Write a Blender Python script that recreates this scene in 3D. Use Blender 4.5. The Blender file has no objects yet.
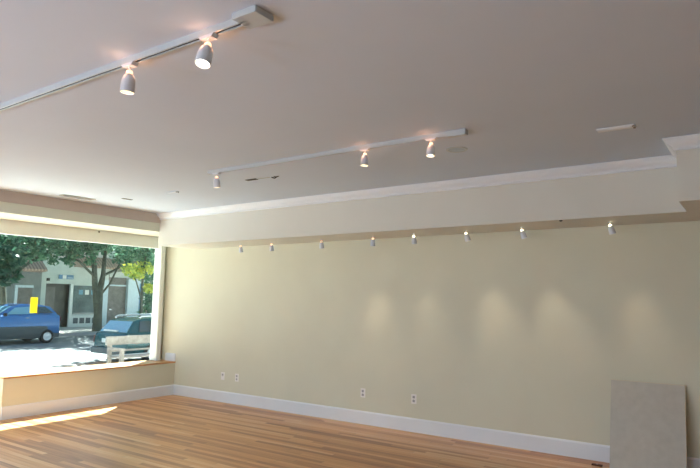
import bpy, bmesh, math, random
from mathutils import Vector, Matrix
random.seed(7)
SC = bpy.context.scene
COL = SC.collection
PI = math.pi

# ------------------------------------------------------------------ helpers
def new_obj(name, bm, mat=None, parent=None, smooth=False, loc=None):
    me = bpy.data.meshes.new(name)
    bmesh.ops.recalc_face_normals(bm, faces=bm.faces)
    bm.to_mesh(me); bm.free()
    o = bpy.data.objects.new(name, me); COL.objects.link(o)
    if mat:
        for m in (mat if isinstance(mat, (list, tuple)) else [mat]): me.materials.append(m)
    if parent is not None: o.parent = parent
    if loc is not None: o.location = loc
    if smooth:
        for p in me.polygons: p.use_smooth = True
        try: me.set_sharp_from_angle(angle=math.radians(40))
        except Exception: pass
    return o

def empty(name, loc=(0, 0, 0), rot=(0, 0, 0)):
    o = bpy.data.objects.new(name, None); COL.objects.link(o)
    o.location = loc; o.rotation_euler = rot; o.empty_display_size = .1
    return o

def tag(o, label, cat, group=None, kind=None):
    o['label'] = label; o['category'] = cat
    if group: o['group'] = group
    if kind: o['kind'] = kind
    return o

def structure(o, label=None, cat=None):
    o['kind'] = 'structure'
    if label: o['label'] = label
    if cat: o['category'] = cat
    return o

def box(bm, x0, x1, y0, y1, z0, z1, bev=0.0, mi=0, mat4=None):
    t = bmesh.new()
    vs = [t.verts.new((x, y, z)) for x in (x0, x1) for y in (y0, y1) for z in (z0, z1)]
    for f in ((0, 1, 3, 2), (4, 6, 7, 5), (0, 4, 5, 1), (2, 3, 7, 6), (0, 2, 6, 4), (1, 5, 7, 3)):
        t.faces.new([vs[i] for i in f])
    if bev > 0:
        bmesh.ops.bevel(t, geom=t.edges[:] , offset=bev, segments=2, affect='EDGES', profile=.6)
    merge(bm, t, mi, mat4)

def merge(bm, t, mi=0, mat4=None):
    vm = {}
    for v in t.verts:
        vm[v] = bm.verts.new(mat4 @ v.co if mat4 else v.co)
    for f in t.faces:
        try:
            nf = bm.faces.new([vm[v] for v in f.verts]); nf.material_index = mi
        except ValueError: pass
    t.free()

def lathe(bm, prof, n=24, mat4=None, mi=0, cap=True):
    rings = []
    for r, z in prof:
        ring = []
        for k in range(n):
            a = 2 * PI * k / n
            c = Vector((r * math.cos(a), r * math.sin(a), z))
            ring.append(bm.verts.new(mat4 @ c if mat4 else c))
        rings.append(ring)
    for a, b in zip(rings, rings[1:]):
        for k in range(n):
            f = bm.faces.new((a[k], a[(k + 1) % n], b[(k + 1) % n], b[k])); f.material_index = mi
    if cap:
        for ring in (rings[0], rings[-1]):
            f = bm.faces.new(ring); f.material_index = mi

def tube(bm, pts, radii, n=10, mi=0):
    pts = [Vector(p) for p in pts]
    if not isinstance(radii, (list, tuple)): radii = [radii] * len(pts)
    rings = []
    up = Vector((.31, .17, .93))
    for i, p in enumerate(pts):
        d = (pts[min(i + 1, len(pts) - 1)] - pts[max(i - 1, 0)]).normalized()
        a = d.cross(up)
        if a.length < .05: a = d.cross(Vector((1, 0, 0)))
        a.normalize(); b = d.cross(a)
        rings.append([bm.verts.new(p + (a * math.cos(2 * PI * k / n) + b * math.sin(2 * PI * k / n)) * radii[i]) for k in range(n)])
    for a, b in zip(rings, rings[1:]):
        for k in range(n):
            f = bm.faces.new((a[k], a[(k + 1) % n], b[(k + 1) % n], b[k])); f.material_index = mi
    bm.faces.new(rings[0]); bm.faces.new(rings[-1])

def prism(bm, poly, axis, a0, a1, mi=0):
    """poly of 2-D points in the plane normal to axis, swept from a0 to a1."""
    def P(u, v, w):
        return {'x': (w, u, v), 'y': (u, w, v), 'z': (u, v, w)}[axis]
    A = [bm.verts.new(P(u, v, a0)) for u, v in poly]
    B = [bm.verts.new(P(u, v, a1)) for u, v in poly]
    n = len(poly)
    for k in range(n):
        f = bm.faces.new((A[k], A[(k + 1) % n], B[(k + 1) % n], B[k])); f.material_index = mi
    bm.faces.new(A); bm.faces.new(B)

def BM(): return bmesh.new()

def box_obj(name, dims, mat, parent=None, bev=0.0):
    b = BM(); box(b, *dims, bev=bev)
    return new_obj(name, b, mat, parent)

# ------------------------------------------------------------------ materials
def mat_base(name):
    m = bpy.data.materials.new(name); m.use_nodes = True
    nt = m.node_tree
    return m, nt, nt.nodes['Principled BSDF']

def plain(name, col, rough=.5, metal=0.0, var=.05, scale=8.0, bump=0.0, bscale=60.0, spec=.5, coord='Object'):
    m, nt, b = mat_base(name)
    tc = nt.nodes.new('ShaderNodeTexCoord')
    nz = nt.nodes.new('ShaderNodeTexNoise'); nz.inputs['Scale'].default_value = scale; nz.inputs['Detail'].default_value = 4
    nt.links.new(tc.outputs[coord], nz.inputs['Vector'])
    rp = nt.nodes.new('ShaderNodeValToRGB')
    c0 = [max(0, c * (1 - var)) for c in col] + [1]; c1 = [min(1, c * (1 + var)) for c in col] + [1]
    rp.color_ramp.elements[0].position = .3; rp.color_ramp.elements[1].position = .7
    rp.color_ramp.elements[0].color = c0; rp.color_ramp.elements[1].color = c1
    nt.links.new(nz.outputs['Fac'], rp.inputs['Fac'])
    nt.links.new(rp.outputs['Color'], b.inputs['Base Color'])
    b.inputs['Roughness'].default_value = rough; b.inputs['Metallic'].default_value = metal
    b.inputs['Specular IOR Level'].default_value = spec
    if bump:
        n2 = nt.nodes.new('ShaderNodeTexNoise'); n2.inputs['Scale'].default_value = bscale
        nt.links.new(tc.outputs[coord], n2.inputs['Vector'])
        bp = nt.nodes.new('ShaderNodeBump'); bp.inputs['Strength'].default_value = bump; bp.inputs['Distance'].default_value = .01
        nt.links.new(n2.outputs['Fac'], bp.inputs['Height']); nt.links.new(bp.outputs['Normal'], b.inputs['Normal'])
    return m

def emitter(name, col, strength):
    m, nt, b = mat_base(name)
    b.inputs['Base Color'].default_value = (*col, 1)
    b.inputs['Emission Color'].default_value = (*col, 1)
    b.inputs['Emission Strength'].default_value = strength
    return m

def floor_material():
    m, nt, b = mat_base('oak_strip_floor')
    N, L = nt.nodes.new, nt.links.new
    def math_(op, a, c=None, d=None):
        n = N('ShaderNodeMath'); n.operation = op
        for i, v in enumerate((a, c, d)):
            if v is None: continue
            if isinstance(v, (int, float)): n.inputs[i].default_value = v
            else: L(v, n.inputs[i])
        return n.outputs[0]
    tc = N('ShaderNodeTexCoord'); sp = N('ShaderNodeSeparateXYZ'); L(tc.outputs['Object'], sp.inputs[0])
    W = .062
    v = math_('DIVIDE', sp.outputs['Y'], W)
    row = math_('FLOOR', v); fr = math_('FRACT', v)
    wn = N('ShaderNodeTexWhiteNoise'); wn.noise_dimensions = '1D'; L(row, wn.inputs['W'])
    u = math_('ADD', math_('DIVIDE', sp.outputs['X'], 1.9), math_('MULTIPLY', wn.outputs['Value'], 9.7))
    colm = math_('FLOOR', u); fu = math_('FRACT', u)
    cb = N('ShaderNodeCombineXYZ'); L(row, cb.inputs[0]); L(colm, cb.inputs[1])
    w2 = N('ShaderNodeTexWhiteNoise'); w2.noise_dimensions = '2D'; L(cb.outputs[0], w2.inputs['Vector'])
    # grain, stretched along the plank and shifted per plank
    g = N('ShaderNodeCombineXYZ')
    L(math_('MULTIPLY', sp.outputs['X'], 1.6), g.inputs[0]); L(math_('MULTIPLY', sp.outputs['Y'], 32.0), g.inputs[1])
    L(math_('MULTIPLY', w2.outputs['Value'], 37.0), g.inputs[2])
    nz = N('ShaderNodeTexNoise'); nz.inputs['Scale'].default_value = 1.0; nz.inputs['Detail'].default_value = 5; nz.inputs['Roughness'].default_value = .6
    L(g.outputs[0], nz.inputs['Vector'])
    fac = math_('ADD', math_('MULTIPLY', w2.outputs['Value'], .50), math_('MULTIPLY', nz.outputs['Fac'], .60))
    rp = N('ShaderNodeValToRGB'); cr = rp.color_ramp
    cols = [(0.12, (.16, .05, .015)), (.3, (.37, .14, .04)), (.5, (.55, .245, .08)), (.68, (.65, .33, .125)), (.9, (.75, .48, .25))]
    cr.elements[0].position, cr.elements[0].color = cols[0][0], (*cols[0][1], 1)
    cr.elements[1].position, cr.elements[1].color = cols[-1][0], (*cols[-1][1], 1)
    for p_, c_ in cols[1:-1]:
        e = cr.elements.new(p_); e.color = (*c_, 1)
    L(fac, rp.inputs['Fac'])
    # thin dark seams
    e1 = math_('LESS_THAN', fr, .025); e2 = math_('LESS_THAN', fu, .003)
    seam = math_('MAXIMUM', e1, e2)
    mx = N('ShaderNodeMixRGB'); mx.inputs['Color2'].default_value = (.09, .035, .015, 1)
    L(math_('MULTIPLY', seam, .6), mx.inputs['Fac']); L(rp.outputs['Color'], mx.inputs['Color1'])
    L(mx.outputs[0], b.inputs['Base Color'])
    b.inputs['Roughness'].default_value = .30
    b.inputs['Specular IOR Level'].default_value = .5
    bp = N('ShaderNodeBump'); bp.inputs['Strength'].default_value = .12; bp.inputs['Distance'].default_value = .004
    L(nz.outputs['Fac'], bp.inputs['Height']); L(bp.outputs['Normal'], b.inputs['Normal'])
    return m

def glass_material():
    m = bpy.data.materials.new('clear_glass'); m.use_nodes = True
    nt = m.node_tree; nt.nodes.clear()
    out = nt.nodes.new('ShaderNodeOutputMaterial')
    tr = nt.nodes.new('ShaderNodeBsdfTransparent'); tr.inputs['Color'].default_value = (.86, .93, .91, 1)
    gl = nt.nodes.new('ShaderNodeBsdfGlossy'); gl.inputs['Roughness'].default_value = .02
    lw = nt.nodes.new('ShaderNodeLayerWeight'); lw.inputs['Blend'].default_value = .5
    pw = nt.nodes.new('ShaderNodeMath'); pw.operation = 'POWER'; pw.inputs[1].default_value = 5
    nt.links.new(lw.outputs['Facing'], pw.inputs[0])
    fr = nt.nodes.new('ShaderNodeMath'); fr.operation = 'MULTIPLY_ADD'; fr.inputs[1].default_value = .9; fr.inputs[2].default_value = .03
    nt.links.new(pw.outputs[0], fr.inputs[0])
    mx = nt.nodes.new('ShaderNodeMixShader')
    nt.links.new(fr.outputs[0], mx.inputs[0]); nt.links.new(tr.outputs[0], mx.inputs[1]); nt.links.new(gl.outputs[0], mx.inputs[2])
    nt.links.new(mx.outputs[0], out.inputs[0])
    return m

def tile_roof_material(c0, c1):
    m, nt, b = mat_base('clay_tile_roof')
    tc = nt.nodes.new('ShaderNodeTexCoord')
    w = nt.nodes.new('ShaderNodeTexWave'); w.bands_direction = 'Y'; w.inputs['Scale'].default_value = 1.6; w.inputs['Distortion'].default_value = 1.0
    nt.links.new(tc.outputs['Object'], w.inputs['Vector'])
    rp = nt.nodes.new('ShaderNodeValToRGB'); rp.color_ramp.elements[0].color = (*c0, 1); rp.color_ramp.elements[1].color = (*c1, 1)
    nt.links.new(w.outputs['Fac'], rp.inputs['Fac']); nt.links.new(rp.outputs['Color'], b.inputs['Base Color'])
    b.inputs['Roughness'].default_value = .85
    return m

def leaf_material(name, c0, c1):
    m, nt, b = mat_base(name)
    oi = nt.nodes.new('ShaderNodeNewGeometry')
    rp = nt.nodes.new('ShaderNodeValToRGB'); rp.color_ramp.elements[0].color = (*c0, 1); rp.color_ramp.elements[1].color = (*c1, 1)
    nt.links.new(oi.outputs['Random Per Island'], rp.inputs['Fac'])
    nt.links.new(rp.outputs['Color'], b.inputs['Base Color'])
    b.inputs['Roughness'].default_value = .45
    tl = nt.nodes.new('ShaderNodeBsdfTranslucent'); nt.links.new(rp.outputs['Color'], tl.inputs['Color'])
    mx = nt.nodes.new('ShaderNodeMixShader'); mx.inputs[0].default_value = .35
    out = nt.nodes['Material Output']
    nt.links.new(b.outputs[0], mx.inputs[1]); nt.links.new(tl.outputs[0], mx.inputs[2]); nt.links.new(mx.outputs[0], out.inputs[0])
    return m

M = {}
M['wall'] = plain('cream_wall_paint', (.63, .64, .54), .75, var=.02, scale=2.0, bump=.05, bscale=180, spec=.25)
M['header'] = M['wall']
M['mauve'] = plain('greyish_fascia', (.50, .43, .38), .7, var=.02)  # darker greyish tone for the upper header band
M['soffit'] = plain('pale_cream_soffit_paint', (.645, .655, .625), .75, var=.02, scale=2.0, spec=.25)
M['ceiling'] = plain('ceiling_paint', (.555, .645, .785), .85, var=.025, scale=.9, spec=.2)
M['trim'] = plain('white_trim_paint', (.71, .77, .85), .4, var=.015, scale=3.0)
M['frame'] = plain('white_frame_paint', (.76, .80, .79), .45, var=.02, scale=4.0)
M['floor'] = floor_material()
M['sill'] = plain('sill_oak', (.48, .25, .10), .4, var=.25, scale=6.0)
M['glass'] = glass_material()
M['lampwhite'] = plain('lamp_white_enamel', (.60, .66, .76), .35, var=.02)
M['trackwhite'] = plain('track_white_enamel', (.47, .53, .58), .35, var=.02)
M['slot'] = plain('dark_slot', (.03, .03, .03), .6)
M['reflector'] = plain('lamp_reflector', (.55, .42, .22), .35, metal=.3)
M['lens_hot'] = emitter('lit_lens', (1.0, .93, .80), 9.0)
M['bulb_glow'] = emitter('halogen_glow', (1.0, .55, .32), 2.2)
M['bulb_bright'] = emitter('halogen_glow_bright', (1.0, .82, .50), 9.0)
M['bluish_face'] = plain('bluish_grey_face', (.36, .48, .58), .4, var=.02)
M['plate'] = plain('outlet_plate', (.78, .78, .78), .4, var=.02)
M['dark'] = plain('dark_recess', (.035, .032, .03), .7)
M['greymetal'] = plain('grey_metal', (.38, .40, .42), .45, metal=.3)
M['vent'] = plain('vent_paint', (.42, .43, .40), .6)
M['panel'] = plain('grey_board', (.475, .47, .44), .8, var=.05, scale=14, bump=.1, bscale=90)
M['panel_edge'] = plain('board_edge', (.60, .53, .42), .8)
M['scrap'] = plain('dark_wood_scrap', (.10, .035, .018), .6, var=.3)
# outside
M['asphalt'] = plain('asphalt', (.17, .19, .20), .9, var=.2, scale=1.3, bump=.1)
M['concrete'] = plain('concrete', (.55, .53, .50), .9, var=.08, scale=2.0)
M['kerb'] = plain('kerb_concrete', (.45, .44, .42), .9)
M['stucco'] = plain('grey_green_stucco', (.50, .56, .53), .9, var=.06, scale=2)
M['stucco2'] = plain('dusty_dark_stucco', (.22, .25, .25), .9, var=.15, scale=2)
M['pilaster'] = plain('pale_blue_pilaster', (.55, .66, .72), .8, var=.06)
M['shopdark'] = plain('shop_interior_dark', (.09, .09, .08), .5, var=.3, scale=2)
M['shopglass'] = plain('shop_window_glass', (.12, .17, .18), .06, var=.3, scale=1.2, spec=.8)
M['doorbrown'] = plain('grey_brown_door', (.16, .15, .14), .45, var=.2, scale=4)
M['whitepaint'] = plain('white_paint', (.72, .74, .72), .6)
M['signblue'] = plain('sign_blue', (.10, .22, .36), .5)
M['tiles'] = tile_roof_material((.28, .19, .15), (.50, .36, .29))
M['upper'] = plain('upper_wall', (.62, .60, .58), .9, var=.1)
M['bluepaint'] = plain('blue_car_paint', (.05, .17, .42), .25, metal=.2, var=.08, spec=.7)
M['greenpaint'] = plain('teal_car_paint', (.015, .10, .115), .22, metal=.2, var=.08, spec=.7)
M['cladding'] = plain('dark_cladding', (.08, .10, .11), .5, var=.15)
M['carglass'] = plain('car_glass', (.04, .06, .065), .06, spec=.9)
M['skyglass'] = plain('painted_sky_car_glass', (.16, .34, .46), .08, spec=.9)  # blue base colour stands in for sky reflected in the car windows
M['tyre'] = plain('tyre_rubber', (.015, .015, .016), .8)
M['hub'] = plain('silver_hub', (.62, .65, .70), .3, metal=.6)
M['chrome'] = plain('silver_rail', (.75, .77, .78), .25, metal=.7)
M['redlamp'] = plain('tail_lamp_red', (.10, .02, .02), .2)
M['benchwood'] = plain('weathered_bench_wood', (.46, .39, .34), .8, var=.2, scale=9)
M['bark'] = plain('tree_bark', (.10, .11, .085), .95, var=.3, scale=7, bump=.5, bscale=14)
M['leaf'] = leaf_material('leaf_teal_green', (.035, .13, .085), (.16, .34, .20))
M['leafdark'] = leaf_material('leaf_dark_green', (.018, .075, .05), (.09, .22, .13))
M['leafyellow'] = leaf_material('leaf_yellow_green', (.30, .48, .12), (.95, .88, .15))
M['yellow'] = leaf_material('yellow_paper', (.90, .82, .06), (.92, .85, .08))

# ------------------------------------------------------------------ room dimensions
XK, XG = -8.20, -8.62          # knee wall face, window plane
YD = 6.658                     # long wall on the right
H = 2.935
ZS, ZK, BB = 2.427, .545, .167 # soffit underside, sill top, baseboard height
YS1, YS2, XS2 = 5.955, 5.325, -.52
XH, ZH = -7.865, 2.65         # header face and underside
X1, Y0 = 4.0, -5.5

structure(box_obj('floor', (XG - .1, X1, Y0, YD + .1, -.12, 0), M['floor']), 'oak strip floor', 'floor')
structure(box_obj('ceiling', (XG - .1, X1, Y0, YD + .1, H, H + .15), M['ceiling']), 'flat painted ceiling', 'ceiling')
structure(box_obj('wall_right', (XG - .1, X1 + .12, YD, YD + .12, 0, H), M['wall']), 'long cream wall', 'wall')
structure(box_obj('wall_back', (XG - .1, X1 + .12, Y0 - .12, Y0, 0, H), M['wall']))
structure(box_obj('wall_east', (X1, X1 + .12, Y0, YD, 0, H), M['wall']))
# window wall: knee wall, piece beyond the glazing, spandrel above
b = BM()
box(b, XG - .1, XK, 3.90, YD, 0, ZK - .025)
box(b, XG - .1, XG + .06, Y0, 2.2, 0, 2.9)
box(b, XG - .1, XG + .06, 2.2, YD, 2.70, H)
structure(new_obj('wall_left', b, M['wall']), 'low cream wall under the shop window', 'wall')
structure(box_obj('window_sill', (XG - .05, XK + .014, 3.89, YD, ZK - .024, ZK), M['sill'], bev=.004), 'oak board on top of the low wall', 'sill')
# header box over the window
structure(box_obj('trim_1', (XG + .05, XH, Y0, YD, ZH, H), M['header']), 'boxed header above the shop window', 'header')
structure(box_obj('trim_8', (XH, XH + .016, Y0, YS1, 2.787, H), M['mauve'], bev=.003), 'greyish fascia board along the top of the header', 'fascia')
# soffits
structure(box_obj('trim_2', (XH - .02, XS2, YS1, YD, ZS, H), M['soffit']), 'long boxed soffit over the right wall', 'soffit')
structure(box_obj('trim_3', (XS2, X1, YS2, YD, ZS, H), M['soffit']), 'deeper boxed soffit at the right end', 'soffit')

def crown_profile(sign=1):
    # (projection from the face, drop from the ceiling)
    return [(0, 0), (.085, 0), (.085, .010), (.074, .014), (.068, .030), (.050, .052), (.028, .066), (.020, .078), (.020, .092), (.008, .096), (0, .098)]

def crown_along_x(name, x0, x1, yface, mx0=0, mx1=0, mat=None):
    b = BM()
    A, B = [], []
    for p, d in crown_profile():
        A.append(b.verts.new((x0 + mx0 * p, yface - p, H - d))); B.append(b.verts.new((x1 + mx1 * p, yface - p, H - d)))
    n = len(A)
    for k in range(n): b.faces.new((A[k], A[(k + 1) % n], B[(k + 1) % n], B[k]))
    b.faces.new(A); b.faces.new(B)
    return new_obj(name, b, mat or M['trim'], smooth=False)

def crown_along_y(name, y0, y1, xface, my0=0, my1=0):
    b = BM(); A, B = [], []
    for p, d in crown_profile():
        A.append(b.verts.new((xface - p, y0 + my0 * p, H - d))); B.append(b.verts.new((xface - p, y1 + my1 * p, H - d)))
    n = len(A)
    for k in range(n): b.faces.new((A[k], A[(k + 1) % n], B[(k + 1) % n], B[k]))
    b.faces.new(A); b.faces.new(B)
    return new_obj(name, b, M['trim'])

structure(crown_along_x('trim_4', XH, XS2, YS1, 0, -1), 'white crown moulding along the long soffit', 'crown moulding')
structure(crown_along_x('trim_5', XS2, X1, YS2, -1, 0), 'white crown moulding on the deeper soffit', 'crown moulding')
structure(crown_along_y('trim_6', YS2, YS1, XS2, -1, -1), 'white crown moulding turning into the soffit step', 'crown moulding')

# baseboards
def base_x(name, x0, x1, y, z0=0, h=BB):
    b = BM()
    prism(b, [(y, z0), (y - .016, z0), (y - .016, z0 + h - .018), (y - .010, z0 + h - .006), (y - .006, z0 + h), (y, z0 + h)], 'x', x0, x1)
    return structure(new_obj(name, b, M['trim']))
def base_y(name, y0, y1, x):
    b = BM()
    prism(b, [(x, 0), (x + .016, 0), (x + .016, BB - .018), (x + .010, BB - .006), (x + .006, BB), (x, BB)], 'y', y0, y1)
    return structure(new_obj(name, b, M['trim']))
base_x('baseboard_right', XK, X1, YD)['label'] = 'white baseboard along the long wall'
base_y('baseboard_left', 3.90, YD - .016, XK)['label'] = 'white baseboard on the low window wall'
base_x('baseboard_sill', XG + .17, XK, YD, ZK, .13)['label'] = 'short white baseboard standing on the window sill'

# window: frame, head board, panes
w = empty('window_1', (XG, 5.2, ZK)); w['kind'] = 'structure'; w['label'] = 'large shop window looking onto the street'; w['category'] = 'window'
def wpart(name, dims, mat, bev=.004):
    b = BM(); box(b, *dims, bev=bev)
    o = new_obj(name, b, mat, w); o.matrix_parent_inverse = Matrix.Translation(-Vector(w.location)); return o
wpart('jamb', (XG - .06, XG + .12, 6.50, 6.58, ZK, 2.60), M['frame'])
wpart('jamb_return', (XG - .06, XG + .04, 6.58, YD, ZK, 2.60), M['frame'])
wpart('head_board', (XG - .06, XG + .035, 2.2, YD, 2.455, ZH + .02), M['frame'])
for yy in (3.2, 5.35):
    wpart('head_screw', (XG + .035, XG + .039, yy, yy + .025, 2.615, 2.64), M['dark'], 0)
wpart('jamb', (XG - .06, XG + .06, 2.2, 2.30, 0, 2.60), M['frame'])
wpart('bottom_rail', (XG - .04, XG + .04, 2.3, 3.90, .36, .42), M['greymetal'])
wpart('pane', (XG - .006, XG + .006, 2.3, 6.50, ZK, 2.455), M['glass'], 0)
wpart('pane', (XG - .006, XG + .006, 2.3, 3.90, 0.0, ZK), M['glass'], 0)
structure(box_obj('trim_7', (-8.92, XG - .06, Y0, 9.5, 2.60, 2.95), M['kerb']), 'shallow canopy outside above the window', 'canopy')
structure(box_obj('wall_outer', (XG - .2, XG - .1, YD, 16, -.2, 5), M['stucco2']))

n = box_obj('paper_notice', (XG + .007, XG + .009, 4.385, 4.487, 1.362, 1.583), M['yellow'])
tag(n, 'plain yellow upright paper notice stuck on the window glass', 'notice')

# ------------------------------------------------------------------ track lighting
def track(name, x0, x1, y, label, box_len, box_w, box_h, bx):
    t = empty(name, ((x0 + x1) / 2, y, H)); tag(t, label, 'track light rail', 'ceiling lighting tracks')
    lx0, lx1 = x0 - t.location.x, x1 - t.location.x
    b = BM()
    hw, d, th, lip = .019, .034, .003, .010
    prism(b, [(-hw, 0), (hw, 0), (hw, -d), (hw - lip, -d), (hw - lip, -d + th), (hw - th, -d + th), (hw - th, -th),
              (-hw + th, -th), (-hw + th, -d + th), (-hw + lip, -d + th), (-hw + lip, -d), (-hw, -d)], 'x', lx0, lx1)
    new_obj('channel', b, M['trackwhite'], t)
    b = BM(); box(b, lx0 + .01, lx1 - .01, -hw + th, hw - th, -d + .012, -d + .016)
    new_obj('conductor_strip', b, M['slot'], t)
    b = BM(); box(b, bx - t.location.x - box_len / 2, bx - t.location.x + box_len / 2, -box_w / 2, box_w / 2, -box_h, -.001, bev=.004)
    new_obj('feed_box', b, M['trackwhite'], t)
    b = BM(); box(b, lx0 - .012, lx0, -hw, hw, -d, -.001, bev=.003)
    new_obj('end_cap', b, M['trackwhite'], t)
    return t
YT1, YT2 = 1.905, 4.165
track('ceiling_track', -6.2, -1.93, YT1, 'near white ceiling track ending in a square feed box', .15, .125, .034, -1.905)
track('ceiling_track', -4.72, -1.85, YT2, 'far white ceiling track parallel to the long wall', .16, .055, .046, -1.90)

def spot_light(name, loc, direction, energy, size_deg, blend, col, parent=None, soft=.02):
    l = bpy.data.lights.new(name, 'SPOT'); l.energy = energy; l.spot_size = math.radians(size_deg); l.spot_blend = blend
    l.color = col; l.shadow_soft_size = soft
    o = bpy.data.objects.new(name, l); COL.objects.link(o)
    o.location = loc; o.rotation_euler = Vector(direction).to_track_quat('-Z', 'Y').to_euler()
    return o

def point_light(name, loc, energy, col, size):
    l = bpy.data.lights.new(name, 'POINT'); l.energy = energy; l.color = col; l.shadow_soft_size = size
    o = bpy.data.objects.new(name, l); COL.objects.link(o); o.location = loc
    return o

WARM = (1.0, .80, .55)
PINK = (1.0, .42, .20)

def spotlight(loc, tilt_dir, label, group, scale=1.0, mount='track', glow='bulb_glow', watts=6, spread=50):
    """a cup-shaped lamp: adapter, neck, bulb, shade with reflector, lens. loc = mount point under track or soffit."""
    t = empty('spotlight', loc); tag(t, label, 'spotlight', group)
    s = scale
    b = BM()
    if mount == 'track':
        prism(b, [(-.055 * s, 0), (.055 * s, 0), (.04 * s, -.017 * s), (-.04 * s, -.017 * s)], 'y', -.02 * s, .02 * s)
        z0 = -.017 * s
    else:
        lathe(b, [(.022 * s, 0), (.022 * s, -.006 * s), (.012 * s, -.012 * s)], 20)
        z0 = -.012 * s
    new_obj('adapter', b, M['lampwhite'], t, smooth=(mount != 'track'))
    d = Vector(tilt_dir).normalized()
    piv = Vector((0, 0, z0 - .016 * s))
    b = BM(); tube(b, [(0, 0, z0 + .002), piv, piv + d * .012 * s], .0055 * s, 10)
    new_obj('neck', b, M['lampwhite'], t, smooth=True)
    R = d.to_track_quat('-Z', 'Y').to_matrix().to_4x4()
    T = Matrix.Translation(piv) @ R
    b = BM(); lathe(b, [(.004 * s, -.004 * s), (.015 * s, -.007 * s), (.018 * s, -.016 * s), (.016 * s, -.03 * s)], 18, T)
    new_obj('bulb', b, M[glow], t, smooth=True)
    prof_o = [(.019, -.026), (.026, -.034), (.033, -.048), (.037, -.066), (.039, -.09), (.0395, -.132)]
    prof_i = [(.0365, -.132), (.036, -.09), (.033, -.07), (.022, -.05)]
    b = BM(); lathe(b, [(r * s, z * s) for r, z in prof_o + prof_i], 28, T, cap=False)
    sh = new_obj('shade', b, M['lampwhite'], t, smooth=True)
    b = BM(); lathe(b, [(.0362 * s, -.129 * s), (.0355 * s, -.09 * s), (.0345 * s, -.085 * s)], 28, T, cap=False)
    new_obj('reflector', b, M['reflector'], sh, smooth=True)
    b = BM(); lathe(b, [(.0355 * s, -.110 * s), (.02 * s, -.112 * s), (.002 * s, -.113 * s)], 28, T)
    new_obj('lens', b, M['lens_hot'], t, smooth=True)
    lp = Vector(loc) + piv + d * .138 * s
    spot_light('lamp_beam', lp, d, watts, spread, 1.0, WARM)
    return t

G1 = 'spotlights on the near ceiling track'
zt = H - .034
spotlight((-2.205, YT1, zt), (.05, -.30, -1), 'white spotlight on the near track beside its square feed box', G1, 1.0, watts=8)
spotlight((-2.85, YT1, zt), (-.06, -.02, -1), 'white spotlight on the near track, second from the feed box', G1, 1.0, watts=8)
G2 = 'spotlights on the far ceiling track'
spotlight((-2.125, YT2, zt), (0, -.12, -1), 'white spotlight on the far track nearest its feed box', G2, .88, watts=8)
spotlight((-2.76, YT2, zt), (-.02, -.05, -1), 'white spotlight on the far track next to the one by the feed box', G2, .88, watts=8)
spotlight((-4.61, YT2, zt), (0, .10, -1), 'white spotlight at the window end of the far track', G2, .92, watts=5)
for (x, y, z) in ((-2.205, YT1, zt), (-2.85, YT1, zt), (-2.125, YT2, zt), (-2.76, YT2, zt)):
    for sx in (-1, 1):
        point_light('lamp_spill', (x + sx * .012, y + .05 * sx, z - .045), .16, PINK, .012)

G3 = 'small spotlights under the long soffit'
row = [
    (-6.42, 'bulb_glow', 1.0, 0, 'tiny spotlight under the soffit nearest the window'),
    (-5.80, 'bulb_glow', 1.0, 0, 'tiny spotlight under the soffit, second from the window'),
    (-4.89, 'bulb_glow', 2.0, 0, 'small spotlight under the soffit, third from the window'),
    (-4.06, 'bulb_glow', 13, -.10, 'small spotlight under the soffit, fourth from the window'),
    (-3.47, 'bulb_bright', 9, .02, 'small spotlight under the soffit, fifth from the window'),
    (-2.79, 'bulb_bright', 15, .24, 'small glowing spotlight under the soffit, sixth from the window'),
    (-2.135, 'bulb_bright', 12, .26, 'small glowing spotlight under the soffit, seventh from the window'),
    (-1.235, 'bulb_bright', 8, .22, 'small glowing spotlight under the soffit above the leaning grey board'),
]
for x, gl, wt, dx, lb in row:
    spotlight((x, 6.33, ZS), (dx, .15, -1), lb, G3, .80, 'soffit', gl, watts=wt * 1.9, spread=46)

# ------------------------------------------------------------------ ceiling fittings
d = empty('recessed_downlight', (-2.15, 4.70, H)); tag(d, 'round recessed ceiling fitting beside the far track', 'ceiling fitting')
b = BM(); lathe(b, [(.095, 0), (.095, -.004), (.088, -.008), (.074, -.006), (.072, 0)], 36); new_obj('trim_ring', b, M['trackwhite'], d, smooth=True)
b = BM(); lathe(b, [(.0725, -.002), (.05, -.0035), (.002, -.004)], 36); new_obj('face', b, M['bluish_face'], d, smooth=True)

def slot_plate(name, loc, L, W, rot, label, mat, screws):
    t = empty(name, loc, (0, 0, rot)); tag(t, label, 'ceiling fitting')
    b = BM(); box(b, -L / 2, L / 2, -W / 2, W / 2, -.010, 0, bev=.004); new_obj('plate', b, mat, t)
    if screws:
        for yy in (-W * .3, W * .3):
            b = BM(); lathe(b, [(.009, -.016), (.009, -.009)], 12, Matrix.Translation((L / 2 - .012, yy, 0))); new_obj('screw', b, M['slot'], t)
        b = BM(); box(b, -L / 2 + .02, L / 2 - .03, -W * .22, W * .22, -.013, -.009, bev=.001); new_obj('diffuser', b, M['trim'], t)
    else:
        for k in range(4):
            b = BM(); yy = -W / 2 + W * (k + .9) / 4.8
            box(b, -L / 2 + .02, L / 2 - .02, yy - .004, yy + .004, -.014, -.009); new_obj('louvre', b, M['greymetal'], t)
    return t
slot_plate('ceiling_slot_light', (-.855, 4.735, H), .27, .085, 0, 'narrow white ceiling fitting with two dark screws at one end', M['trim'], True)
slot_plate('ceiling_vent', (-7.51, 4.35, H), .46, .12, PI / 2, 'grey slotted vent in the ceiling near the window', M['vent'], False)
slot_plate('ceiling_plate', (-6.06, 4.76, H), .20, .05, 0, 'slim white ceiling plate between the vent and the far track', M['lampwhite'], True)

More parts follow.
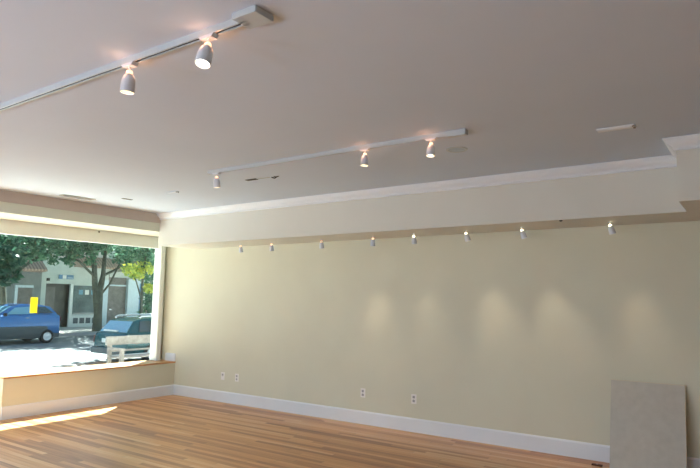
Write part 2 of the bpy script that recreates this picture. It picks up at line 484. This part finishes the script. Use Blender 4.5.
def dark_slot(name, loc, L, W, label):
    t = empty(name, loc); tag(t, label, 'ceiling fitting')
    b = BM(); box(b, -L / 2, L / 2, -W / 2, W / 2, -.004, 0, bev=.001); new_obj('rim', b, M['cladding'], t)
    b = BM(); box(b, -L / 2 + .006, L / 2 - .006, -W / 2 + .006, W / 2 - .006, -.006, -.003); new_obj('opening', b, M['dark'], t)
    return t
dark_slot('ceiling_slot', (-7.05, 4.79, H), .05, .15, 'small dark ceiling slot beside the grey vent')
dark_slot('ceiling_slot', (-4.645, 4.715, H), .16, .055, 'dark ceiling slot behind the window end of the far track')
h = empty('ceiling_hook_or_spot', (-4.31, 4.73, H)); tag(h, 'small dark bent hook in the ceiling past the dark slot', 'hook')
b = BM(); tube(b, [(-.05, 0, -.002), (-.03, .01, -.010), (0, 0, -.018), (.035, -.01, -.008), (.055, 0, -.001)], .006, 8); new_obj('wire', b, M['dark'], h)
b = BM(); lathe(b, [(.016, 0), (.012, -.005)], 12); new_obj('rose', b, M['dark'], h)
s = box_obj('ceiling_wire', (-4.56, -4.38, 4.722, 4.728, H - .004, H), M['vent']); tag(s, 'thin pale wire joining ceiling slot and hook', 'wire')
k = empty('ceiling_hook_or_spot', (-1.62, YS1 + .03, ZS)); tag(k, 'tiny dark spot under the front edge of the soffit', 'hook')  # a dark spot on the soffit edge, built as a small stub
b = BM(); lathe(b, [(.016, 0), (.016, -.008), (.006, -.014)], 12); new_obj('base', b, M['dark'], k)

# ------------------------------------------------------------------ outlets
def outlet(x, label, faces):
    t = empty('wall_outlet', (x, YD, .398)); tag(t, label, 'outlet', 'wall outlets above the baseboard')
    b = BM(); box(b, -.036, .036, -.006, 0, -.058, .058, bev=.003); new_obj('plate', b, M['plate'], t)
    for dz in faces:
        b = BM(); box(b, -.017, .017, -.009, -.004, dz - .015, dz + .015, bev=.003); f = new_obj('socket', b, M['greymetal'], t)
        for sx in (-.007, .007):
            b = BM(); box(b, sx - .0015, sx + .0015, -.0098, -.0085, dz - .006, dz + .007); new_obj('slot', b, M['dark'], f)
    b = BM(); lathe(b, [(.004, .0055), (.004, .0075)], 10, Matrix.Rotation(PI / 2, 4, 'X')); new_obj('screw', b, M['chrome'], t)
outlet(-7.04, 'small wall plate with one dark socket, nearest the window', (.022,))
outlet(-6.73, 'white wall outlet just right of the small single plate', (.024, -.024))
outlet(-4.40, 'white wall outlet left of the outlet nearest the grey board', (.024, -.024))
outlet(-3.64, 'white wall outlet nearest the leaning grey board', (.024, -.024))

# ------------------------------------------------------------------ leaning board
t = empty('leaning_board', (-1.0, 6.40, 0)); tag(t, 'grey rectangular board leaning on the wall at the right', 'board')
ang = math.atan2(.215, .83)
Rb = Matrix.Rotation(-ang, 4, 'X')
b = BM(); box(b, -.33, .33, 0, .018, .003, .862, bev=.0015, mat4=Rb); new_obj('sheet', b, M['panel'], t)
b = BM(); box(b, -.33, .33, .0005, .0175, .862, .867, mat4=Rb); box(b, .330, .334, .0005, .0175, .003, .866, mat4=Rb); o = new_obj('edge_strip', b, M['panel_edge'], t); o['label'] = 'pale cut edge'
t = empty('wood_scrap', (-1.455, 6.45, 0)); tag(t, 'small dark brown scrap on the floor beside the grey board', 'scrap')
b = BM(); box(b, -.05, .05, -.02, .02, 0, .016, bev=.004); new_obj('block', b, M['scrap'], t)
b = BM(); lathe(b, [(.007, .016), (.007, .019)], 10); new_obj('nail_head', b, M['greymetal'], t)

# ------------------------------------------------------------------ street
ZR, ZW = -.45, -.30
structure(box_obj('sidewalk', (-14.6, XG - .1, -25, 60, ZR - .2, ZW), M['concrete']), 'sunlit pavement outside the window', 'sidewalk')
structure(box_obj('kerb', (-14.8, -14.6, -25, 60, ZR - .2, ZW + .01), M['kerb']))
structure(box_obj('street', (-30, -14.8, -25, 60, ZR - .2, ZR), M['asphalt']), 'street in dappled tree shade', 'street')
structure(box_obj('far_kerb', (-30.2, -30, -25, 60, ZR - .2, ZW + .01), M['kerb']))
structure(box_obj('far_sidewalk', (-36.5, -30.2, -25, 60, ZR - .2, ZW), M['concrete']), 'pavement across the street', 'sidewalk')

# ---- shop buildings across the street (front plane x = -36)
XF = -36.0
def part(name, dims, mat, parent, bev=0.0, label=None):
    b = BM(); box(b, *dims, bev=bev)
    o = new_obj(name, b, mat, parent)
    if parent.parent is None: o.matrix_parent_inverse = Matrix.Translation(-Vector(parent.location))
    if label: o['label'] = label
    return o

A = empty('shop_building', (XF, 12, ZW)); tag(A, 'dark shopfront with tiled awning behind the blue car', 'building', 'shops across the street')
part('wall', (XF - 8, XF, 2, 18.9, ZW, 7.5), M['stucco2'], A)
for i, y in enumerate((8.2, 11.2, 14.2)):
    f = part('shop_window', (XF, XF + .06, y, y + 2.3, .2, 2.6), M['whitepaint'] if i < 2 else M['shopdark'], A)
    part('pane', (XF + .06, XF + .08, y + .1, y + 2.2, .3, 2.5), M['shopglass'], f)
part('door', (XF, XF + .08, 17.5, 18.35, ZW, 2.1), M['doorbrown'], A)
f = part('door_frame', (XF, XF + .1, 17.35, 17.5, ZW, 2.25), M['pilaster'], A)
part('door_frame', (XF, XF + .1, 17.5, 18.4, 2.1, 2.25), M['pilaster'], A)
b = BM(); prism(b, [(XF, 3.75), (XF + .7, 3.2), (XF + .7, 3.1), (XF, 3.05)], 'y', 2, 18.85); o = new_obj('tiled_awning', b, M['tiles'], A); o.matrix_parent_inverse = Matrix.Translation(-Vector(A.location))
part('planter', (XF + .05, XF + .7, 16.6, 17.3, ZW, .5), M['benchwood'], A)

B = empty('shop_building', (XF, 22, ZW)); tag(B, 'pale grey green shop with blue sign and open doorway', 'building', 'shops across the street')
part('wall', (XF - 8, XF - .6, 18.92, 23.40, ZW, 7.5), M['shopdark'], B)
part('fascia', (XF - .6, XF, 18.9, 23.40, 2.40, 4.0), M['stucco'], B)
part('upper_wall', (XF - .6, XF - .1, 18.9, 23.40, 4.0, 7.5), M['upper'], B)
part('pier', (XF - .6, XF, 18.9, 19.2, ZW, 2.40), M['stucco'], B)
part('doorway', (XF - .6, XF - .45, 19.2, 20.75, ZW, 2.40), M['shopdark'], B)
dr = part('door', (XF - .45, XF - .38, 19.25, 20.0, ZW, 2.2), M['doorbrown'], B)
part('handle', (XF - .38, XF - .32, 19.85, 19.9, .6, .9), M['chrome'], dr)
part('post', (XF - .1, XF + .04, 20.75, 20.93, ZW, 2.40), M['whitepaint'], B)
f = part('shop_window', (XF - .3, XF - .02, 20.93, 22.8, .42, 2.40), M['stucco'], B)
part('pane', (XF - .02, XF, 21.0, 22.72, .5, 2.32), M['shopglass'], f)
for kk in range(3):
    part('pane_patch', (XF, XF + .01, 21.35 + .42 * kk, 21.62 + .42 * kk, 1.75, 2.05), M['skyglass'] if kk != 1 else M['whitepaint'], f)  # blue and white patches set on the pane
lp = part('lower_panel', (XF - .3, XF + .02, 20.93, 22.8, ZW, .42), M['whitepaint'], B)
for kk in range(4):
    part('panel_opening', (XF + .02, XF + .03, 21.06 + .43 * kk, 21.38 + .43 * kk, -.08, .27), M['cladding'], lp)
part('pier', (XF - .6, XF + .03, 22.8, 23.40, ZW, 2.75), M['pilaster'], B)
sg = part('sign_board', (XF, XF + .06, 19.95, 20.9, 2.70, 2.96), M['signblue'], B, .01, 'blue sign board')
part('sign_panel', (XF + .06, XF + .07, 20.18, 20.42, 2.72, 2.94), M['whitepaint'], sg)
part('sign_panel', (XF + .06, XF + .07, 20.5, 20.85, 2.76, 2.80), M['pilaster'], sg)
part('wall_lamp', (XF, XF + .12, 19.2, 19.35, 2.55, 2.72), M['dark'], B)
b = BM(); prism(b, [(XF, 4.2), (XF + .8, 3.55), (XF + .8, 3.45), (XF, 3.5)], 'y', 20.9, 23.40); o = new_obj('tiled_awning', b, M['tiles'], B); o.matrix_parent_inverse = Matrix.Translation(-Vector(B.location))

Cc = empty('shop_building', (XF, 30, ZW)); tag(Cc, 'shop with dark glazed door between pale blue pilasters', 'building', 'shops across the street')
part('wall', (XF - 8, XF - .3, 23.45, 40, ZW, 7.5), M['stucco'], Cc)
dd = part('door', (XF - .3, XF - .2, 23.45, 24.9, ZW, 2.95), M['doorbrown'], Cc)
part('transom', (XF - .2, XF - .12, 23.45, 24.9, 2.36, 2.46), M['pilaster'], dd)
part('handle', (XF - .2, XF - .12, 23.65, 23.85, .75, .82), M['chrome'], dd)
part('pilaster', (XF - .3, XF + .05, 24.9, 25.8, ZW, 2.85), M['pilaster'], Cc)
part('blue_shutter', (XF - .3, XF - .15, 25.8, 26.05, ZW, 2.6), M['signblue'], Cc)
for kk in range(4):
    f = part('shop_window', (XF - .3, XF - .24, 26.4 + 3 * kk, 28.8 + 3 * kk, .3, 2.5), M['whitepaint'], Cc)
    part('pane', (XF - .24, XF - .22, 26.5 + 3 * kk, 28.7 + 3 * kk, .4, 2.4), M['shopglass'], f)
part('beam', (XF - .3, XF + .02, 23.45, 40, 2.95, 3.35), M['stucco'], Cc)
b = BM(); prism(b, [(XF - .3, 4.2), (XF + .8, 3.55), (XF + .8, 3.45), (XF - .3, 3.5)], 'y', 23.45, 26.2); o = new_obj('tiled_awning', b, M['tiles'], Cc); o.matrix_parent_inverse = Matrix.Translation(-Vector(Cc.location))

# ------------------------------------------------------------------ cars (local: +Y is the front, origin on the road under the middle)
def loft(bm, secs, mi=0):
    rings = [[bm.verts.new(p) for p in s] for s in secs]
    n = len(rings[0])
    for a, c in zip(rings, rings[1:]):
        for k in range(n):
            f = bm.faces.new((a[k], a[(k + 1) % n], c[(k + 1) % n], c[k])); f.material_index = mi
    bm.faces.new(rings[0]); bm.faces.new(rings[-1])

def body_section(y, zb, zt, hw, r=.10):
    return [(-hw + .06, y, zb), (-hw, y, zb + .12), (-hw, y, zt - r), (-hw + .03, y, zt - r * .35), (-hw + r, y, zt),
            (hw - r, y, zt), (hw - .03, y, zt - r * .35), (hw, y, zt - r), (hw, y, zb + .12), (hw - .06, y, zb)]

def cabin_section(y, zb, zt, hb, ht, r=.08):
    return [(-hb, y, zb), (-ht - .01, y, zt - r), (-ht + r * .6, y, zt), (ht - r * .6, y, zt), (ht + .01, y, zt - r), (hb, y, zb)]

def quad_part(name, pts, off, mat, parent):
    """thin glass plate on four points, thickness along off"""
    b = BM(); o = Vector(off)
    lo = [b.verts.new(Vector(p)) for p in pts]; hi = [b.verts.new(Vector(p) + o) for p in pts]
    n = len(pts)
    b.faces.new(lo); b.faces.new(hi)
    for k in range(n): b.faces.new((lo[k], lo[(k + 1) % n], hi[(k + 1) % n], hi[k]))
    return new_obj(name, b, mat, parent)

def wheel(parent, x, y, r, wd, side):
    Rm = Matrix.Translation((x, y, r)) @ Matrix.Rotation(PI / 2 * side, 4, 'Y')
    b = BM(); lathe(b, [(r * .6, -wd / 2), (r * .93, -wd / 2), (r, -wd / 2 + .03), (r, wd / 2 - .03), (r * .93, wd / 2), (r * .6, wd / 2)], 28, Rm)
    wl = new_obj('wheel', b, M['tyre'], parent, smooth=True)
    b = BM(); lathe(b, [(r * .62, wd / 2 - .01), (r * .6, wd / 2 + .012), (r * .5, wd / 2 + .004), (r * .2, wd / 2 + .02), (.01, wd / 2 + .024)], 24, Rm)
    new_obj('hub_cap', b, M['hub'], wl, smooth=True)
    return wl

# blue hatchback: body towards -y is its front
c = empty('blue_car', (-27.0, 12.75, ZR), (0, 0, PI)); tag(c, 'blue hatchback with dark lower doors parked across the street', 'car')
hw = .88
b = BM(); loft(b, [body_section(-2.02, .40, .98, .74), body_section(-1.93, .36, 1.22, .84), body_section(-1.2, .36, 1.30, hw), body_section(.55, .36, 1.24, hw),
                   body_section(1.4, .36, 1.10, .86), body_section(1.95, .38, .95, .78), body_section(2.05, .42, .8, .68)])
new_obj('body', b, M['bluepaint'], c, smooth=True)
b = BM(); loft(b, [cabin_section(-1.88, 1.2, 1.30, .80, .70), cabin_section(-1.55, 1.22, 1.60, .83, .68), cabin_section(-1.0, 1.25, 1.70, .84, .67), cabin_section(-.3, 1.22, 1.715, .84, .67), cabin_section(.1, 1.22, 1.60, .84, .68), cabin_section(.75, 1.18, 1.22, .82, .72)])
new_obj('roof', b, M['bluepaint'], c, smooth=True)
b = BM(); loft(b, [body_section(-1.98, .22, .70, .80, .04), body_section(-1.2, .22, .78, hw + .012, .04), body_section(.9, .22, .78, hw + .012, .04), body_section(1.97, .24, .70, .76, .04)])
o = new_obj('lower_cladding', b, M['cladding'], c, smooth=True); o['label'] = 'dark grey lower body'
for sx in (-1, 1):
    # rear side glass, front side glass
    quad_part('rear_side_window', [(sx * .835, -1.62, 1.32), (sx * .835, -.82, 1.30), (sx * .70, -.86, 1.61), (sx * .70, -1.30, 1.58)], (sx * .02, 0, .004), M['carglass'], c)
    quad_part('front_side_window', [(sx * .835, -.74, 1.29), (sx * .835, .40, 1.27), (sx * .715, .02, 1.55), (sx * .70, -.74, 1.61)], (sx * .02, 0, .004), M['bluepaint'] if False else M['skyglass'], c)
    for y in (-1.38, 1.28): wheel(c, sx * .80, y, .30, .2, sx)
    b = BM(); box(b, sx * .80 - .06, sx * .80 + .06, -2.0, -1.93, .95, 1.18, bev=.02); new_obj('tail_light', b, M['redlamp'], c)
    b = BM(); box(b, sx * .98 - .09, sx * .98 + .09, .45, .55, 1.2, 1.34, bev=.03); new_obj('side_mirror', b, M['dark'], c)
    b = BM(); box(b, sx * (hw + .005) - .012, sx * (hw + .005) + .012, -.55, -.4, 1.1, 1.13, bev=.005); new_obj('door_handle', b, M['chrome'], c)
    b = BM(); box(b, sx * .62 - .14, sx * .62 + .14, 1.97, 2.06, .62, .76, bev=.03); new_obj('headlight', b, M['chrome'], c)
quad_part('windscreen', [(-.74, .70, 1.25), (.74, .70, 1.25), (.62, .14, 1.60), (-.62, .14, 1.60)], (0, .015, .02), M['skyglass'], c)
b = BM(); tube(b, [(.875, -1.9, 1.24), (.87, -1.0, 1.285), (.87, .5, 1.24)], .014, 8); new_obj('side_strip', b, M['chrome'], c)

# dark teal estate car, rear end towards us
c = empty('teal_estate_car', (-17.0, 13.55, ZR)); tag(c, 'dark teal estate car with silver roof rail parked by the bench', 'car')
hw = .90
b = BM(); loft(b, [body_section(-2.36, .36, .84, .80), body_section(-2.28, .30, .93, .88), body_section(-1.2, .28, .95, hw), body_section(.9, .28, .94, hw), body_section(1.8, .30, .86, .86), body_section(2.3, .34, .68, .74)])
new_obj('body', b, M['greenpaint'], c, smooth=True)
b = BM(); loft(b, [cabin_section(-2.24, .88, .95, .80, .70), cabin_section(-1.92, .90, 1.32, .84, .66), cabin_section(-1.6, .9, 1.39, .85, .65), cabin_section(-.3, .9, 1.42, .85, .65), cabin_section(.3, .9, 1.34, .85, .65), cabin_section(1.1, .88, .92, .82, .7)])
new_obj('roof', b, M['greenpaint'], c, smooth=True)
quad_part('rear_window', [(-.70, -2.225, .96), (.70, -2.225, .96), (.60, -1.955, 1.29), (-.60, -1.955, 1.29)], (0, -.02, .012), M['skyglass'], c)
for sx in (-1, 1):
    for (y0, y1, t0, t1) in ((-1.78, -.95, 1.30, 1.33), (-.87, .0, 1.33, 1.34), (.07, .85, 1.33, 1.05)):
        quad_part('side_window', [(sx * .84, y0 - .12 if y0 < -1.5 else y0, .99), (sx * .84, y1, .98), (sx * .69, y1 if y1 < .5 else .35, t1), (sx * .69, y0, t0)], (sx * .02, 0, .006), M['carglass'], c)
    rl = BM(); tube(rl, [(sx * .62, -1.75, 1.40), (sx * .62, -1.65, 1.46), (sx * .62, -.3, 1.485), (sx * .62, .2, 1.44), (sx * .62, .28, 1.38)], .03, 10)
    new_obj('roof_rail', rl, M['chrome'], c, smooth=True)
    for y in (-1.4, 1.42): wheel(c, sx * .80, y, .31, .2, sx)
    b = BM(); box(b, sx * .80 - .07, sx * .80 + .07, -2.36, -2.26, .62, .84, bev=.02); new_obj('tail_light', b, M['redlamp'], c)
    b = BM(); box(b, sx * 1.0 - .09, sx * 1.0 + .09, .72, .82, .95, 1.08, bev=.03); new_obj('side_mirror', b, M['dark'], c)
    for y in (-.9, .1):
        b = BM(); box(b, sx * (hw + .005) - .012, sx * (hw + .005) + .012, y - .08, y + .08, .82, .85, bev=.005); new_obj('door_handle', b, M['chrome'], c)
b = BM(); box(b, -.84, .84, -2.46, -2.3, .28, .48, bev=.04); new_obj('rear_bumper', b, M['cladding'], c)
b = BM(); box(b, -.42, .30, -2.30, -2.24, .985, 1.03, bev=.01); o = new_obj('rear_spoiler_strip', b, M['whitepaint'], c); o['label'] = 'white strip across the rear window'
b = BM(); box(b, -.36, -.02, -2.385, -2.36, .63, .76, bev=.005); new_obj('number_plate', b, M['whitepaint'], c)
b = BM(); lathe(b, [(.03, 0), (.03, .02)], 12, Matrix.Translation((-.2, -2.34, .82)) @ Matrix.Rotation(PI / 2, 4, 'X')); new_obj('badge', b, M['chrome'], c)

# ------------------------------------------------------------------ bench on the near pavement
t = empty('street_bench', (-13.4, 10.0, ZW), (0, 0, PI)); tag(t, 'weathered pale wooden bench on the sunlit pavement outside the window', 'bench')
L0, L1 = -1.12, 1.12
b = BM(); box(b, -.04, .06, L0, L1, .70, .92, bev=.03, mat4=Matrix.Translation((.2, 0, 0))); new_obj('top_rail', b, M['benchwood'], t)
for z in (.53,):
    b = BM(); box(b, .18, .22, L0 + .05, L1 - .05, z, z + .05, bev=.01); new_obj('back_slat', b, M['benchwood'], t)
for k in range(4):
    b = BM(); box(b, -.36 + .13 * k, -.25 + .13 * k, L0 + .03, L1 - .03, .40, .44, bev=.01); new_obj('seat_slat', b, M['benchwood'], t)
for y in (L0 + .1, L1 - .1):
    for x in (-.32, .2):
        b = BM(); box(b, x - .045, x + .045, y - .045, y + .045, 0, .75 if x > 0 else .62, bev=.01); new_obj('leg', b, M['benchwood'], t)
    b = BM(); box(b, -.38, .24, y - .05, y + .05, .60, .65, bev=.015); new_obj('armrest', b, M['benchwood'], t)
b = BM(); box(b, .17, .23, L0 + .1, L1 - .1, .36, .45, bev=.01); new_obj('sunlit_seat_line', b, M['whitepaint'], t)  # white strip stands in for sunlight along the seat

# ------------------------------------------------------------------ trees
def leaves_mesh(name, blobs, n, size, mat, parent, squash=1.0, seed=1):
    rnd = random.Random(seed)
    vs, fs = [], []
    tot = sum(bl[3] ** 2 for bl in blobs)
    for (cx, cy, cz, r) in blobs:
        m = int(n * r * r / tot)
        for _ in range(m):
            u = Vector((rnd.gauss(0, 1), rnd.gauss(0, 1), rnd.gauss(0, 1))).normalized() * r * (rnd.random() ** .45)
            c0 = Vector((cx + u.x, cy + u.y, cz + u.z * squash))
            s = size * rnd.uniform(.6, 1.3)
            a = Vector((rnd.uniform(-1, 1), rnd.uniform(-1, 1), rnd.uniform(-.9, .3))).normalized()
            bb = a.cross(Vector((rnd.uniform(-1, 1), rnd.uniform(-1, 1), rnd.uniform(-1, 1)))).normalized()
            nn = a.cross(bb) * s * .12
            i = len(vs)
            vs += [c0 - a * s * .5, c0 + bb * s * .26 + nn, c0 + a * s * .5, c0 - bb * s * .26 + nn]
            fs += [(i, i + 1, i + 2), (i, i + 2, i + 3)]
    me = bpy.data.meshes.new(name); me.from_pydata([tuple(v) for v in vs], [], fs); me.materials.append(mat)
    o = bpy.data.objects.new(name, me); COL.objects.link(o); o.parent = parent
    return o

def tree(loc, label, limbs, blobs, n, size, mat, squash, seed, group='street trees'):
    t = empty('street_tree', loc); tag(t, label, 'tree', group)
    b = BM(); tube(b, *limbs[0], n=12); new_obj('trunk', b, M['bark'], t, smooth=True)
    for pts, rad in limbs[1:]:
        b = BM(); tube(b, pts, rad, n=8); new_obj('branch', b, M['bark'], t, smooth=True)
    leaves_mesh('foliage', blobs, n, size, mat, t, squash, seed)
    return t

# main forked tree (offsets from its base)
bz = ZW
def Z(z): return z - bz
tree((-31.0, 19.6, bz), 'forked street tree between the two shops across the street',
     [([(0, 0, 0), (0, .02, 1.2), (0, .03, 2.3), (0, .18, Z(2.85)), (.1, .15, Z(4.0)), (.1, .3, Z(6))], [.27, .21, .19, .13, .10, .05]),
      ([(0, -.05, 1.0), (0, -.3, Z(2.4)), (.1, -.45, Z(3.3)), (.2, -.9, Z(4.6)), (.3, -1.3, Z(6.2))], [.17, .16, .14, .11, .06]),
      ([(0, -.25, Z(2.7)), (.2, -.9, Z(3.1)), (.3, -1.5, Z(3.55)), (.3, -2.2, Z(3.75))], [.08, .07, .06, .03]),
      ([(0, .12, Z(2.8)), (.1, .7, Z(3.1)), (.1, 1.5, Z(3.6)), (.2, 2.2, Z(4.1))], [.08, .07, .06, .03]),
      ([(0, .08, Z(1.7)), (.1, .6, Z(2.4)), (.1, 1.0, Z(3.3)), (.2, 1.5, Z(4.4))], [.06, .06, .05, .03])],
     [(0, 0, Z(6.0), 2.2), (.3, -2.3, Z(5.0), 1.5), (.5, 2.2, Z(5.0), 1.5), (1.4, -.6, Z(5.3), 1.5), (-1.2, .5, Z(5.2), 1.4), (.2, -1.7, Z(4.3), .8), (.4, 1.8, Z(4.3), .9), (.8, 3.5, Z(4.6), 1.2), (.8, -3.6, Z(4.6), 1.2), (.5, 1.0, Z(3.9), .6), (.5, -.9, Z(4.2), .7), (.6, 3.0, Z(4.0), .7), (.4, -.9, Z(3.6), .35), (.4, 1.5, Z(3.55), .4), (.5, -2.2, Z(3.5), .35), (-2.8, 3.2, Z(5.4), 1.7), (-1.2, 4.4, Z(6.0), 1.7), (3.0, -1.0, Z(6.6), 1.8), (4.6, .8, Z(7.0), 1.7), (3.0, 2.4, Z(6.4), 1.7)],
     12500, .28, M['leaf'], .8, 11)
# left tree above the blue car
tree((-31.4, 14.6, bz), 'leafy street tree behind the blue car',
     [([(0, 0, 0), (0, .05, 1.5), (0, -.1, 2.7), (.1, 0, 4.2), (0, 0, 5.6)], [.16, .14, .13, .10, .05]),
      ([(0, -.08, 2.6), (.2, .7, 3.3), (.3, 1.5, 4.0), (.3, 2.2, 4.3)], [.08, .07, .05, .03]),
      ([(0, -.08, 2.6), (.1, -.8, 3.4), (.1, -1.5, 4.4)], [.08, .06, .03])],
     [(0, 0, Z(5.6), 2.2), (.3, 2.0, Z(4.9), 1.5), (.3, -2.0, Z(4.8), 1.5), (1.2, .2, Z(4.6), 1.4), (.5, 1.2, Z(4.0), .9), (.5, -1.0, Z(3.9), .9), (.6, 2.9, Z(4.2), .9), (.8, 0.4, Z(3.6), .4), (.8, 2.0, Z(3.5), .35), (.9, -2.4, Z(3.8), .6), (3.0, 1.5, Z(6.6), 1.8), (4.6, -.5, Z(7.0), 1.7), (3.2, 3.6, Z(6.4), 1.7)],
     8500, .28, M['leaf'], .8, 23)
# dark big leaved tree at the far left
tree((-29.2, 11.7, ZR), 'dark broad leaved tree at the left edge of the window view',
     [([(0, 0, 0), (0, .1, 1.5), (0, 0, 3.0), (.1, .1, 4.5)], [.18, .16, .12, .06]),
      ([(0, 0, 2.4), (.1, .8, 3.2), (.1, 1.5, 3.6)], [.08, .06, .03])],
     [(0, 0, 4.6, 1.9), (.2, 1.4, 4.0, 1.2), (.4, 1.0, 3.0, .8), (.3, 1.7, 3.3, .8), (.2, .6, 2.3, .7), (.3, 1.1, 1.6, .5)],
     2600, .42, M['leafdark'], 1.0, 5)
# yellow green young tree at the right of the window
yt = tree((-24.0, 17.35, ZR), 'young street tree with yellow green leaves beside the window jamb',
     [([(0, 0, 0), (0, .03, 1.4), (0, 0, 2.6), (.1, .05, 4.0)], [.08, .07, .05, .03]),
      ([(0, 0, 2.0), (.05, -.4, 2.9), (.05, -.8, 3.3)], [.04, .03, .02])],
     [(.1, -.7, 3.35, .42), (0, .1, 3.45, .5), (.1, .35, 2.5, .35), (.1, -.35, 3.05, .3)],
     420, .24, M['leafyellow'], .7, 9)
leaves_mesh('foliage', [(-.2, .3, 4.1, .8), (-.3, -.5, 4.5, .8), (-.2, .6, 3.0, .55), (-.2, .6, 2.1, .5), (-.2, .5, 1.4, .45)], 1300, .22, M['leaf'], yt, 1.0, 10)
# trees further along that shade the road
tree((-31.0, 26.5, bz), 'street tree farther along the far pavement beyond the glazed door',
     [([(0, 0, 0), (0, .05, 1.8), (.1, 0, 3.4), (0, 0, 6)], [.2, .17, .13, .05]),
      ([(0, 0, 3), (.2, -1.2, 4.2), (.2, -2.2, 5)], [.09, .06, .03])],
     [(0, 0, Z(6.0), 2.5), (.3, -2.4, Z(5.2), 1.6), (.5, 2.4, Z(5.0), 1.6), (1.6, 0, Z(5.2), 1.6), (-2.4, -3.2, Z(5.6), 1.7), (.6, -3.0, Z(6.8), 2.0), (3.0, -1.5, Z(6.6), 2.0), (4.6, -3.2, Z(7.0), 1.8), (3.2, 1.6, Z(6.4), 1.9), (2.4, -4.4, Z(6.4), 1.6)],
     12500, .30, M['leaf'], .8, 31)

# tree on the near pavement, beyond the window jamb, whose shade falls on the bench and the estate car
tree((-14.4, 13.9, ZW), 'street tree on the near pavement shading the bench',
     [([(0, 0, 0), (0, .05, 1.6), (-.2, 0, 3.4), (-.8, 0, 5.2)], [.16, .14, .12, .06]),
      ([(-.15, 0, 3.0), (-1.4, .6, 4.4), (-2.6, .9, 5.2)], [.08, .06, .03])],
     [(-1.6, -.3, Z(5.6), 1.9), (-3.6, .6, Z(5.9), 1.8), (-5.4, 1.6, Z(6.0), 1.7), (-3.2, 2.4, Z(6.0), 1.7), (-.6, 1.2, Z(5.8), 1.6), (-2.6, -1.6, Z(5.9), 1.3)],
     7500, .28, M['leaf'], .8, 41)

# ------------------------------------------------------------------ added fill lamps, unseen behind the viewer
def fill_lamp(x, y, z, strength):
    t = empty('fill_lamp', (x, y, 0)); tag(t, 'added glowing fill globe on a stand, unseen behind the viewer', 'added fill lamp', 'added fill globes behind the viewer')
    b = BM(); lathe(b, [(.16, 0), (.16, .012), (.03, .03), (.012, .05)], 28); new_obj('base', b, M['trackwhite'], t, smooth=True)
    b = BM(); tube(b, [(0, 0, .03), (0, 0, z - .2)], .011, 12); new_obj('pole', b, M['chrome'], t, smooth=True)
    b = BM(); n = 14; Rg = .22
    lathe(b, [(max(.002, Rg * math.sin(PI * k / n)), z + Rg * math.cos(PI * k / n)) for k in range(n + 1)], 24)
    new_obj('globe', b, M['globe'], t, smooth=True)
M['globe'] = emitter('fill_globe_glow', (.72, .85, 1.0), 106.0)
for x, y in ((-6.2, -1.6), (-4.2, -2.0), (-2.5, -2.6)):
    fill_lamp(x, y, 1.05, 0)

# ------------------------------------------------------------------ daylight
sun_dir = Vector((-.513, .70, 1.0)).normalized()
sl = bpy.data.lights.new('sun', 'SUN'); sl.energy = 58.0; sl.angle = math.radians(.6); sl.color = (1.0, .97, .93)
so = bpy.data.objects.new('sun', sl); COL.objects.link(so)
so.rotation_euler = sun_dir.to_track_quat('Z', 'Y').to_euler(); so.location = (-20, 20, 30)
wd = bpy.data.worlds.new('sky'); SC.world = wd; wd.use_nodes = True
nt = wd.node_tree; bg = nt.nodes['Background']
sk = nt.nodes.new('ShaderNodeTexSky'); sk.sky_type = 'NISHITA'; sk.sun_disc = False
sk.sun_elevation = math.asin(sun_dir.z); sk.sun_rotation = math.atan2(sun_dir.x, sun_dir.y)
sk.dust_density = 2.0
nt.links.new(sk.outputs[0], bg.inputs['Color']); bg.inputs['Strength'].default_value = .34
# skylight portal in the shop window
al = bpy.data.lights.new('window_portal', 'AREA'); al.shape = 'RECTANGLE'; al.size = 1.9; al.size_y = 4.2; al.cycles.is_portal = True
ao = bpy.data.objects.new('window_portal', al); COL.objects.link(ao); ao.location = (XG - .03, 4.35, 1.5)
ao.rotation_euler = Vector((1, 0, 0)).to_track_quat('-Z', 'Y').to_euler()

# ------------------------------------------------------------------ camera
F, PITCH, ROLL, YAW = 591.88, .11237, .0144, .60927
fw = Vector((-math.sin(YAW) * math.cos(PITCH), math.cos(YAW) * math.cos(PITCH), math.sin(PITCH)))
r = Vector((math.cos(YAW), math.sin(YAW), 0)); u = r.cross(fw)
r2 = r * math.cos(ROLL) + u * math.sin(ROLL); u2 = -r * math.sin(ROLL) + u * math.cos(ROLL)
cam = bpy.data.cameras.new('camera'); co = bpy.data.objects.new('camera', cam); COL.objects.link(co)
Mx = Matrix((r2, u2, -fw)).transposed().to_4x4(); Mx.translation = (0, 0, 1.6)
co.matrix_world = Mx
cam.sensor_width = 36.0; cam.sensor_fit = 'HORIZONTAL'; cam.lens = F / 700 * 36.0; cam.clip_end = 300; cam.clip_start = .05
SC.camera = co

vs = SC.view_settings
SC.display_settings.display_device = 'sRGB'
vs.view_transform = 'Standard'; vs.look = 'None'; vs.exposure = 0.0; vs.gamma = 1.0; vs.use_curve_mapping = False
SC.cycles.max_bounces = 12; SC.cycles.diffuse_bounces = 8; SC.cycles.transparent_max_bounces = 16
SC.cycles.caustics_reflective = False; SC.cycles.caustics_refractive = False
SC.cycles.sample_clamp_indirect = 6.0
SC.cycles.use_denoising = True
